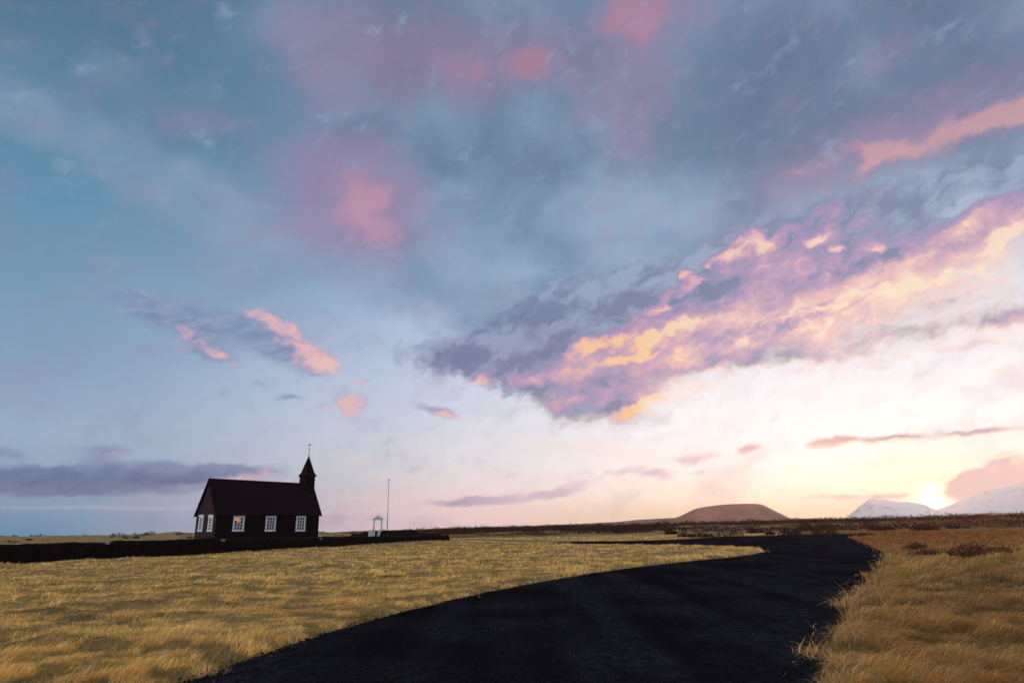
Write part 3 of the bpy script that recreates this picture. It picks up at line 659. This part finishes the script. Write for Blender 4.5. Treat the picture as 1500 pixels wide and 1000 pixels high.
tc_ = CL - 0.60; td = 0.58                     # tower centre along the ridge, half width
tw = CA + wdir * tc_ + ndir * CW / 2; tdist = float(np.hypot(*tw))
zt = lambda px, py: float(at_dist(px, py, tdist)[2]) - BZ
z_e, z_ap, z_top = zt(449, 696.3), zt(451.6, 666.4), zt(453.5, 648.5)
cy = CW / 2
MB().box(tc_ - td, tc_ + td, cy - td, cy + td, zr - 2 * td * sl_ * 0.62, z_e).build('tower', M_clad, church)
sp = MB()
e = td + 0.15; fl = 0.10
sp.add([(tc_ - e, cy - e, z_e - fl), (tc_ + e, cy - e, z_e - fl), (tc_ + e, cy + e, z_e - fl), (tc_ - e, cy + e, z_e - fl),
        (tc_ - td * .86, cy - td * .86, z_e + 0.34), (tc_ + td * .86, cy - td * .86, z_e + 0.34), (tc_ + td * .86, cy + td * .86, z_e + 0.34), (tc_ - td * .86, cy + td * .86, z_e + 0.34), (tc_, cy, z_ap)],
       [(0, 3, 2, 1), (0, 1, 5, 4), (1, 2, 6, 5), (2, 3, 7, 6), (3, 0, 4, 7), (4, 5, 8), (5, 6, 8), (6, 7, 8), (7, 4, 8)])
sp.build('spire', M_roof, church)
fn = MB().tube((tc_, cy, z_ap - 0.15), (tc_, cy, z_top), 0.026, 0.012).ball((tc_, cy, z_ap + (z_top - z_ap) * 0.5), 0.07).ball((tc_, cy, z_ap + 0.05), 0.07)
fn.build('finial', M_iron, church)
vz = z_top - 0.28
MB().prism([(tc_ - 0.22, vz), (tc_ + 0.10, vz + 0.02), (tc_ + 0.20, vz + 0.12), (tc_ + 0.06, vz + 0.16), (tc_ - 0.02, vz + 0.08), (tc_ - 0.20, vz + 0.10)], cy - 0.012, cy + 0.012).build('weather_vane', M_iron, church)

# ------------------------------------------------------------------ churchyard wall, gateway, flagpole
GATE = at_dist(553, 785, 80.0)[:2]; GZ = 0.78
corner = np.array([-7.45, 70.3])
gdir = (GATE - corner); gdir /= np.linalg.norm(gdir)
def strip_wall(path, tops, w0, w1, step=0.22):
    """dry wall: battered section lofted along a path, with uneven stones"""
    P = [np.array(p, float) for p in path]; pts_, hs = [], []
    for i in range(len(P) - 1):
        L = np.linalg.norm(P[i + 1] - P[i]); k = int(L / step)
        for j in range(k): pts_.append(P[i] + (P[i + 1] - P[i]) * j / k); hs.append(tops[i] + (tops[i + 1] - tops[i]) * j / k)
    pts_.append(P[-1]); hs.append(tops[-1]); pts_ = np.array(pts_); hs = np.array(hs)
    tg = np.gradient(pts_, axis=0); tg /= np.linalg.norm(tg, axis=1)[:, None]; nn = np.stack([tg[:, 1], -tg[:, 0]], 1)
    base = land(pts_[:, 0], pts_[:, 1]) - 0.12
    s = np.arange(len(pts_)) * step
    prof = [(1, 0.0, 0), (0.97, 0.25, 0), (0.88, 0.5, 0), (0.80, 0.75, 0), (0.68, 0.92, 0), (0.40, 1.0, 0), (0, 1.03, 0), (-0.40, 1.0, 0), (-0.68, 0.92, 0), (-0.80, 0.75, 0), (-0.88, 0.5, 0), (-0.97, 0.25, 0), (-1, 0.0, 0)]
    m_ = len(prof); V = []
    for i in range(len(pts_)):
        H_ = hs[i] - base[i]
        for j, (a, b_, _) in enumerate(prof):
            dnx = (fbm(np.array(s[i] * 1.9), np.array(j * 0.9 + 3.0), 3) - 0.5)
            hh = b_ * H_ + (fbm(np.array(s[i] * 1.1 + 30), np.array(j * 0.5), 3) - 0.5) * 0.20 * b_
            o_ = a * (w0 + (w1 - w0) * b_) / 2 + dnx * 0.22 * (1 if a >= 0 else -1)
            V.append((pts_[i, 0] + nn[i, 0] * o_, pts_[i, 1] + nn[i, 1] * o_, base[i] + hh))
    F = []
    for i in range(len(pts_) - 1):
        for j in range(m_ - 1): F.append((i * m_ + j, i * m_ + j + 1, (i + 1) * m_ + j + 1, (i + 1) * m_ + j))
    F += [tuple(range(m_)), tuple(range((len(pts_) - 1) * m_ + m_ - 1, (len(pts_) - 1) * m_ - 1, -1))]
    return V, F
def ztop(px, py, p): return float(at_dist(px, py, float(np.hypot(*p)))[2])
wl = MB()
pA, pB, pC, pD = np.array([-44.0, 30.5]), np.array([-32.2, 44.6]), np.array([-24.5, 52.4]), np.array([-16.6, 60.8])
front = [pA, pB, pC, pD, corner]
wl.add(*strip_wall(front, [ztop(5, 794, pA) + 0.1, ztop(60, 796.5, pB), ztop(325, 787.6, pC), ztop(500, 786.0, pD), ztop(652, 783.4, corner)], 1.1, 0.75))
g0 = GATE - gdir * 0.95; g1 = GATE + gdir * 0.95
wl.add(*strip_wall([corner + gdir * 0.3, corner + gdir * 4.5, corner + gdir * 5.4, g0], [ztop(655, 783.2, corner), ztop(618, 780.6, corner + gdir * 4.5), ztop(600, 777.0, corner + gdir * 5.4), ztop(568, 776.4, g0)], 1.1, 0.75))
pE = GATE + gdir * 5.0; pF = pE + np.array([-17.0, -4.0])
wl.add(*strip_wall([g1, g1 + gdir * 1.6, pE], [ztop(544, 777.0, g1), ztop(536, 780.0, g1 + gdir * 1.6), ztop(522, 781.5, pE)], 1.1, 0.75))
wall = wl.build('churchyard_wall', M_wall, None, smooth=True)
tag(wall, 'long low dark lava stone churchyard wall running in front of the church to the white gate', 'wall')
def stone_mb(c, r, seed):
    rr = np.random.default_rng(seed); mb = MB().ball((0, 0, 0), 1.0, 10, 6)
    k = rr.random(8)
    mb.v = [(c[0] + r * x * (1 + 0.3 * math.sin(3 * y + 6 * k[0])), c[1] + r * y * (0.9 + 0.3 * math.sin(4 * z + 6 * k[1])), c[2] + r * 0.75 * z * (1 + 0.25 * math.sin(3 * x + 6 * k[2]))) for x, y, z in mb.v]
    return mb
for k, (px, py, ds, r) in enumerate([(631, 792.4, 68.2, 0.10), (158, 794.4, 46.8, 0.14), (327, 791, 51.2, 0.12), (470, 789, 58.3, 0.09)]):
    stone_mb(at_dist(px, py, ds), r, k).build('stone', M_stone, wall, True)

# gateway: local x along the gateway front, y the passage
gr = R(-8)
gate = empty('gateway', (GATE[0], GATE[1], GZ), gr)
tag(gate, 'white wooden churchyard gate with a small gabled top and open gate leaves', 'gate')
GW = 0.47
for s in (-1, 1):
    p = MB().box(s * GW - 0.07, s * GW + 0.07, -0.07, 0.07, 0.0, 2.02).box(s * GW - 0.10, s * GW + 0.10, -0.10, 0.10, 0.0, 0.16).box(s * GW - 0.10, s * GW + 0.10, -0.10, 0.10, 1.88, 1.98)
    p.build('post', M_gate, gate)
MB().box(-0.62, 0.62, -0.13, 0.13, 2.02, 2.11).prism([(-0.66, 2.112), (0.66, 2.112), (0.60, 2.18), (0.0, 2.52), (-0.60, 2.18)], -0.15, 0.15).build('pediment', M_gate, gate)
for s in (-1, 1):
    x1 = s * GW - 0.075 if s < 0 else GW - 0.075
    lf = MB()
    x0 = x1 - (0.62 if s < 0 else 0.36)
    for k in range(6):
        a = x0 + (x1 - x0) * k / 6; bq = x0 + (x1 - x0) * (k + 1) / 6 - 0.012
        lf.box(a, bq, -0.012, 0.012, 0.10, 0.86 + 0.03 * (k % 2))
    lf.box(x0, x1, 0.012, 0.045, 0.22, 0.32).box(x0, x1, 0.012, 0.045, 0.70, 0.80)
    lf.build('gate_leaf', M_gate, gate)
FP = at_dist(567.2, 776, 82.5)
fz0 = float(land(np.array([FP[0]]), np.array([FP[1]]))[0]); fz1 = float(at_dist(569.6, 703, 82.5)[2])
fp = empty('flagpole', (FP[0], FP[1], fz0))
tag(fp, 'tall slim bare flagpole standing beside the white churchyard gate', 'flagpole')
MB().tube((0, 0, -0.1), (0, 0, fz1 - fz0), 0.07, 0.035, 12).build('pole', M_pole, fp, True)
MB().ball((0, 0, fz1 - fz0 + 0.05), 0.09).build('finial_ball', M_iron, fp, True)
MB().box(-0.12, 0.12, -0.12, 0.12, -0.1, 0.45).build('base_block', M_white, fp)
PP = at_dist(546.6, 776, 79.6); pz = float(land(PP[:1], PP[1:2])[0])
po = MB().tube((0, 0, -0.1), (0, 0, 1.95 - pz), 0.035, 0.028, 8).box(-0.06, 0.06, -0.012, 0.012, 1.78 - pz, 1.83 - pz).build('wooden_post', M_iron)
po.location = (PP[0], PP[1], pz); tag(po, 'thin dark post sticking up just left of the white gate', 'post')

# ------------------------------------------------------------------ grass, heath, shrubs, rocks
def blades_mesh(name, base, direc, length, width, lean, tint, m):
    """ribbons bent over in the wind; all arrays of N"""
    N = len(length)
    side = np.stack([-direc[:, 1], direc[:, 0], np.zeros(N)], 1)
    yaw = rng.normal(0, 0.6, N); d3 = np.stack([direc[:, 0], direc[:, 1], np.zeros(N)], 1)
    side = side * np.cos(yaw)[:, None] + d3 * np.sin(yaw)[:, None]
    up = np.array([0, 0, 1.0])
    l = length[:, None]; a = lean[:, None]
    c1 = base + l * (0.50 * np.cos(a * 0.6) * up + 0.50 * np.sin(a * 0.6) * d3)
    c2 = c1 + l * (0.50 * np.cos(a * 1.5) * up + 0.50 * np.sin(a * 1.5) * d3)
    w = (width / 2)[:, None]
    V = np.stack([base - side * w, base + side * w, c1 - side * w * 0.8, c1 + side * w * 0.8, c2], 1).reshape(-1, 3)
    i0 = (np.arange(N) * 5)[:, None]
    quad = i0 + np.array([[0, 1, 3, 2]]); tri = i0 + np.array([[2, 3, 4]])
    loops = np.concatenate([quad, tri], 1).ravel()
    me = bpy.data.meshes.new(name)
    me.vertices.add(N * 5); me.vertices.foreach_set('co', V.astype(np.float32).ravel())
    me.loops.add(len(loops)); me.loops.foreach_set('vertex_index', loops.astype(np.int32))
    me.polygons.add(N * 2)
    ls = (np.arange(N)[:, None] * 7 + np.array([[0, 4]])).ravel()
    me.polygons.foreach_set('loop_start', ls.astype(np.int32))
    me.update(calc_edges=True); me.validate()
    ca = me.color_attributes.new('tint', 'FLOAT_COLOR', 'POINT')
    ca.data.foreach_set('color', np.repeat(np.concatenate([tint, np.ones((N, 1))], 1), 5, 0).astype(np.float32).ravel())
    me.materials.append(m)
    o = bpy.data.objects.new(name, me); COL.objects.link(o)
    return o

def scatter(N, r0, r1, p, a0, a1):
    u = rng.random(N)
    r = (r0 ** (1 - p) + u * (r1 ** (1 - p) - r0 ** (1 - p))) ** (1 / (1 - p))
    a = np.radians(a0 + (a1 - a0) * rng.random(N))
    return r * np.sin(a), r * np.cos(a), r, a
PAL = np.array([[0.72, 0.43, 0.10], [0.72, 0.53, 0.22], [0.45, 0.27, 0.095], [0.24, 0.215, 0.105], [0.70, 0.60, 0.42]])
def grass(name, N, r0, r1, p):
    x, y, r, a = scatter(N, r0, r1, p, -52, 52)
    rd = road_dist(x, y)
    # tussocks: blades crowd around clump centres, with thin dark seams between
    tc = fbm(x * 2.6 + 11, y * 2.6 + 5, 3); thin = fbm(x * 0.8, y * 0.8, 3)
    creep = fbm(x * 2.4 + 33, y * 2.4 + 12, 3)
    keep = (rd > 0.10 - 0.40 * sstep(creep, 0.42, 0.72) + 0.25 * (rng.random(N) - 0.5)) & (rng.random(N) < 0.25 + 0.55 * thin + 0.9 * sstep(tc, 0.40, 0.62) + 0.3 * sstep(r, 25, 60))
    x, y, r, rd, tc = x[keep], y[keep], r[keep], rd[keep], tc[keep]; n = len(x)
    z = land(x, y) - 0.02
    tuft = fbm(x * 1.1 + 3, y * 1.1 + 8, 4); patch = fbm(x * 0.16, y * 0.16, 4); streak_ = fbm(x * 0.35, y * 1.3 + 40, 4); roll = fbm(x * 0.5 + 60, y * 1.6, 4)
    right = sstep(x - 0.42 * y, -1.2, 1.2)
    edge = sstep(rd, 0.5, 0.0)
    L = (0.085 + 0.05 * sstep(tuft, 0.38, 0.72) + 0.04 * sstep(tc, 0.45, 0.7)) * (0.55 + 0.9 * rng.random(n)) * (1 + 0.8 * right) * (1 + 0.5 * edge * right)
    L = L * (1 + 0.006 * r)
    wd = np.maximum(0.0028, r * 0.00066) * (0.6 + 0.9 * rng.random(n))
    # the wind has combed it: left field towards the right and near, right bank down to the right
    wa = np.where(right > 0.5, -0.75, 0.25) + (fbm(x * 0.25 + 90, y * 0.25, 3) - 0.5) * 2.4 + (fbm(x * 2.2 + 20, y * 2.2, 2) - 0.5) * (3.0 - 2.0 * right) + rng.normal(0, 0.4, n) * (1 - 0.5 * right) + edge * rng.normal(0, 1.6, n)
    direc = np.stack([np.cos(wa), np.sin(wa)], 1)
    lean = np.clip(1.08 + 0.14 * right + 0.25 * (1 - sstep(tuft, 0.4, 0.7)) + rng.normal(0, 0.24, n) - 0.12 * edge, 0.2, 1.5)
    t = rng.random(n)
    w = np.stack([0.9 + 1.2 * sstep(patch, 0.40, 0.62), 0.8 * sstep(streak_, 0.42, 0.7) + 0.15, 0.35 + 1.2 * sstep(tuft, 0.55, 0.38), 1.3 * sstep(roll, 0.46, 0.33) + 0.06, 0.10 + 1.0 * edge * (t < 0.4)], 1)
    w = w * rng.random((n, 5)) ** 2.2; w /= w.sum(1)[:, None]
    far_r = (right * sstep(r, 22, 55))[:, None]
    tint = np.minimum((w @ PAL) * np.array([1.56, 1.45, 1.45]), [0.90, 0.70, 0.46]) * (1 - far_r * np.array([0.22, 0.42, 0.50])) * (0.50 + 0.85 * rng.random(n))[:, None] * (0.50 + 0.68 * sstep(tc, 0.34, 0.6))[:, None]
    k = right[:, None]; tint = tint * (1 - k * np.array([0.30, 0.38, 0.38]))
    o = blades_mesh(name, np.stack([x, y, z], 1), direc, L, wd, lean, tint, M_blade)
    return tag(o, kind='stuff', label='dry golden wind combed grass covering the meadow and road banks', cat='grass')
grass('grass', 980000, 5.0, 95.0, 1.5)

def leafy(cent, rad, hgt, nleaf, size, tint, spread=0.35):
    """random leaf clumps as triangles filling low domes; returns verts, tints"""
    N = len(rad); idx = np.repeat(np.arange(N), nleaf)
    M_ = len(idx)
    a = rng.random(M_) * 2 * math.pi; rr = np.sqrt(rng.random(M_)); zz = rng.random(M_) ** 0.8
    dome = np.sqrt(np.clip(1 - rr ** 2, 0.02, 1))
    lump = 0.65 + 0.7 * fbm(cent[idx, 0] * 3 + np.cos(a) * rr * 1.6, cent[idx, 1] * 3 + np.sin(a) * rr * 1.6 + zz, 3)
    c = np.stack([cent[idx, 0] + np.cos(a) * rr * rad[idx], cent[idx, 1] + np.sin(a) * rr * rad[idx], cent[idx, 2] + zz * dome * hgt[idx] * lump], 1)
    s = size[idx] * (0.5 + rng.random(M_))
    d1 = rng.normal(size=(M_, 3)); d1[:, 2] = np.abs(d1[:, 2]) * 0.8; d1 /= np.linalg.norm(d1, axis=1)[:, None]
    d2 = rng.normal(size=(M_, 3)); d2 -= (d2 * d1).sum(1)[:, None] * d1; d2 /= np.linalg.norm(d2, axis=1)[:, None]
    V = np.stack([c - d2 * s[:, None] * 0.35, c + d2 * s[:, None] * 0.35, c + d1 * s[:, None]], 1).reshape(-1, 3)
    T = tint[idx] * (0.55 + 0.9 * rng.random(M_))[:, None]
    return V, T
def tri_obj(name, V, T, m):
    n = len(V) // 3; me = bpy.data.meshes.new(name)
    me.vertices.add(len(V)); me.vertices.foreach_set('co', V.astype(np.float32).ravel())
    me.loops.add(len(V)); me.loops.foreach_set('vertex_index', np.arange(len(V), dtype=np.int32))
    me.polygons.add(n); me.polygons.foreach_set('loop_start', (np.arange(n) * 3).astype(np.int32))
    me.update(calc_edges=True)
    ca = me.color_attributes.new('tint', 'FLOAT_COLOR', 'POINT')
    ca.data.foreach_set('color', np.concatenate([np.repeat(T, 3, 0), np.ones((len(V), 1))], 1).astype(np.float32).ravel())
    me.materials.append(m)
    o = bpy.data.objects.new(name, me); COL.objects.link(o); return o

# the heath: a dark belt of scrub and lava heather that reads as one mass
hx, hy, hr, ha = scatter(11000, 96, 460, 1.2, -52, 50)
hn = fbm(hx * 0.035, hy * 0.06, 4); k = (rng.random(11000) < sstep(hn + 0.06 * sstep(hr, 150, 300), 0.49, 0.60) * (0.10 + 0.90 * sstep(ha, R(-16), R(-4))) * (0.15 + 0.85 * sstep(hr, 100, 200))) & (road_dist(hx, hy) > 2.0)
hx, hy, hr, ha = hx[k], hy[k], hr[k], ha[k]; n = len(hx)
hc = np.stack([hx, hy, land(hx, hy) - 0.1], 1)
hv = rng.random(n)
sz = 1 + hr / 300
ht = np.where((rng.random(n) < 0.5)[:, None], np.array([[0.060, 0.028, 0.021]]), np.array([[0.034, 0.018, 0.016]]))
ht = np.where((sstep(ha, R(20), R(40)) * rng.random(n) > 0.35)[:, None], np.array([[0.17, 0.062, 0.030]]), ht)
V, T = leafy(hc, (0.7 + 1.6 * hv) * sz, (0.35 + 0.75 * rng.random(n) ** 2) * sz * (0.45 + 0.55 * sstep(ha, R(-16), R(-6))), 46, 0.22 * sz, ht)
tag(tri_obj('heath', V, T, M_leaf), 'dark belt of low heather scrub on the lava beyond the road', 'heath', kind='stuff')

def shrub(px, py, dist, w_px, h_px, label, tint=(0.040, 0.020, 0.016), nleaf=900):
    p = at_dist(px, py, dist); z0 = float(land(p[:1], p[1:2])[0]); sc_ = dist / FPX * 1.04
    c = np.array([[0, 0, 0.0], [w_px * sc_ * 0.28, 0.1, 0], [-w_px * sc_ * 0.26, -0.1, 0]])
    ra = np.array([0.32, 0.24, 0.26]) * w_px * sc_; hh = np.array([1.0, 0.72, 0.8]) * h_px * sc_ * 1.1
    V, T = leafy(c, ra, hh, nleaf // 3, np.array([0.16, 0.16, 0.16]) * max(0.6, dist / 100), np.tile(np.array(tint), (3, 1)))
    root = empty('shrub', (p[0], p[1], z0 - 0.05)); tag(root, label, 'shrub', 'shrubs on the lava heath')
    f = tri_obj('foliage', V, T, M_leaf); f.parent = root
    st = MB()
    for j in range(9):
        a_ = j * 0.7; q_ = np.array([math.cos(a_) * ra[0] * 0.6, math.sin(a_) * ra[0] * 0.6, hh[0] * (0.5 + 0.35 * (j % 3) / 2)])
        st.tube((q_[0] * 0.15, q_[1] * 0.15, -0.05), q_, 0.035, 0.012, 5)
    st.build('stem', M_iron, root)
SHRUBS = [
    (1179, 765, 118, 18, 9, 'dark rounded shrub standing highest on the horizon right of the brown crater hill'),
    (1066, 782, 74, 40, 15, 'broad dark shrub at the far road edge below the middle of the brown crater hill'),
    (1028, 781, 76, 30, 9, 'low spreading dark shrub beside the far road, below the left shoulder of the crater hill'),
    (1156, 777, 82, 30, 11, 'dark shrub mound behind the road below the right end of the crater hill'),
    (1128, 777, 84, 14, 6, 'small round shrub left of the dark mound below the right end of the crater hill'),
    (1208, 778, 80, 34, 11, 'reddish dark shrub where the road bends out of sight to the right'),
    (1106, 772, 98, 22, 7, 'low dark shrub behind the road right of the broad roadside shrub'),
    (1004, 782, 80, 22, 6, 'flat dark shrub at the road edge left of the crater hill'),
    (1290, 768, 105, 30, 6, 'low reddish shrub on the plain below the left snowy mountain'),
    (1355, 771, 96, 34, 7, 'flat reddish shrub on the plain below the sun'),
    (982, 770, 104, 16, 7, 'dark shrub on the heath just left of the crater hill'),
]
for row in SHRUBS:
    shrub(*row[:5], row[5], tint=(0.060, 0.024, 0.015) if row[0] > 1190 else (0.034, 0.017, 0.015))

def dead_weed(px, py, w, hgt, label, seed):
    p = ground_at(px, py, 0.05); z0 = float(land(p[:1], p[1:2])[0]); rr = np.random.default_rng(seed)
    root = empty('dead_weed', (p[0], p[1], z0)); tag(root, label, 'weed', 'dead weeds in the grass right of the road')
    st = MB(); tips = []
    for j in range(22):
        a_ = rr.random() * 6.28; sp_ = w * (0.2 + 0.8 * rr.random()); b0 = (math.cos(a_) * sp_ * 0.22, math.sin(a_) * sp_ * 0.12, -0.02)
        q_ = (b0[0] * 1.8 + 0.3 * w * (rr.random() - 0.5), b0[1] + 0.2 * w * (rr.random() - 0.5), hgt * (0.4 + 0.6 * rr.random()))
        st.tube(b0, q_, 0.012, 0.006, 5); tips.append(q_)
    st.build('stem', M_weed, root)
    tp = np.array(tips); nT = len(tp)
    V, T = leafy(np.concatenate([tp - [0, 0, hgt * 0.25], tp * [1, 1, 0.25]]), np.full(nT * 2, 0.12 + 0.10 * w), np.full(nT * 2, hgt * 0.5), 22, np.full(nT * 2, 0.09), np.tile(np.array([[0.18, 0.090, 0.048]]), (nT * 2, 1)))
    f = tri_obj('seed_head', V, T, M_leaf); f.parent = root
M_weed = plain('dry brown stalk', (0.13, 0.065, 0.04), 0.9, 0.3)
dead_weed(1344, 806, 0.9, 0.28, 'dry reddish brown weed clump nearest the bend of the road', 1)
dead_weed(1366, 817, 1.3, 0.24, 'wide dry reddish weed clump between the other clumps in the right hand grass', 2)
dead_weed(1424, 831, 1.1, 0.32, 'dark dry weed clump lowest and darkest in the right hand grass', 3)
dead_weed(1462, 821, 1.3, 0.20, 'flat dry weed clump farthest right in the grass beside the frame edge', 4)

def rock(px, py, dist, r, label, seed):
    p = at_dist(px, py, dist); z0 = float(land(p[:1], p[1:2])[0])
    mb = stone_mb((0, 0, 0), r, seed); hi = r * 0.9
    mb.v = [(x * 1.5, y * 1.3, (z / (0.75 * r) + 0.6) * hi * 0.7) for x, y, z in mb.v]
    o = mb.build('lava_rock', M_rock, None, True); o.location = (p[0], p[1], z0 - 0.05)
    tag(o, label, 'rock', 'lava rocks on the left skyline')
rock(186, 779.6, 170, 0.45, 'upright dark lava rock on the skyline left of the church', 11)
rock(200, 781.9, 172, 0.5, 'low dark lava rock just right of the upright one on the left skyline', 12)
rock(44, 781.6, 180, 0.5, 'flat dark lava rock on the skyline near the left frame edge', 13)
rock(279, 779.6, 165, 0.5, 'dark lava rock on the skyline beside the church gable', 14)

# loose gravel on the road, scattered thicker along its edges
px_, py_, pr_, _ = scatter(26000, 5.2, 45, 1.5, -30, 42)
rdp = road_dist(px_, py_); k = (rdp < 0.12) & (rng.random(26000) < 0.30 + 0.7 * sstep(rdp, -1.0, 0.0))
px_, py_, pr_ = px_[k], py_[k], pr_[k]; n = len(px_)
oct_v = np.array([[1, 0, 0], [0, 1, 0], [-1, 0, 0], [0, -1, 0], [0, 0, 0.8], [0, 0, -0.5]]); oct_f = np.array([[0, 1, 4], [1, 2, 4], [2, 3, 4], [3, 0, 4], [1, 0, 5], [2, 1, 5], [3, 2, 5], [0, 3, 5]])
s = 0.006 + 0.022 * rng.random(n) ** 3 + pr_ * 0.0003; an = rng.random(n) * 6.28
OV = oct_v[None] * (0.7 + 0.6 * rng.random((n, 6, 3)))
OV = np.stack([OV[..., 0] * np.cos(an)[:, None] - OV[..., 1] * np.sin(an)[:, None], OV[..., 0] * np.sin(an)[:, None] + OV[..., 1] * np.cos(an)[:, None], OV[..., 2]], -1) * s[:, None, None]
OV += np.stack([px_, py_, np.where(rdp[k] < 0.05, 0.026, land(px_, py_) + 0.012)], 1)[:, None]
OF = (oct_f[None] + (np.arange(n) * 6)[:, None, None]).reshape(-1, 3)
o = obj_from('gravel', OV.reshape(-1, 3), [tuple(f) for f in OF.tolist()], M_pebble)
tag(o, 'loose dark gravel stones on the road', 'gravel', kind='stuff')

# ------------------------------------------------------------------ evening haze over the plain
HZ = MB().box(-6600, 6600, -6600, 6600, -40, 480).build('haze', None)
hm_ = bpy.data.materials.new('evening haze'); hm_.use_nodes = True
hh_ = G(hm_.node_tree); hh_.n.clear()
pv = hh_.new('ShaderNodeVolumePrincipled'); pv.inputs['Color'].default_value = (0.98, 0.83, 0.85, 1); pv.inputs['Density'].default_value = 6.4e-5; pv.inputs['Anisotropy'].default_value = 0.62
ho = hh_.new('ShaderNodeOutputMaterial'); hh_.l.new(pv.outputs[0], ho.inputs['Volume'])
HZ.data.materials.append(hm_); tag(HZ, 'thin pinkish evening haze over the plain', 'haze', kind='stuff')
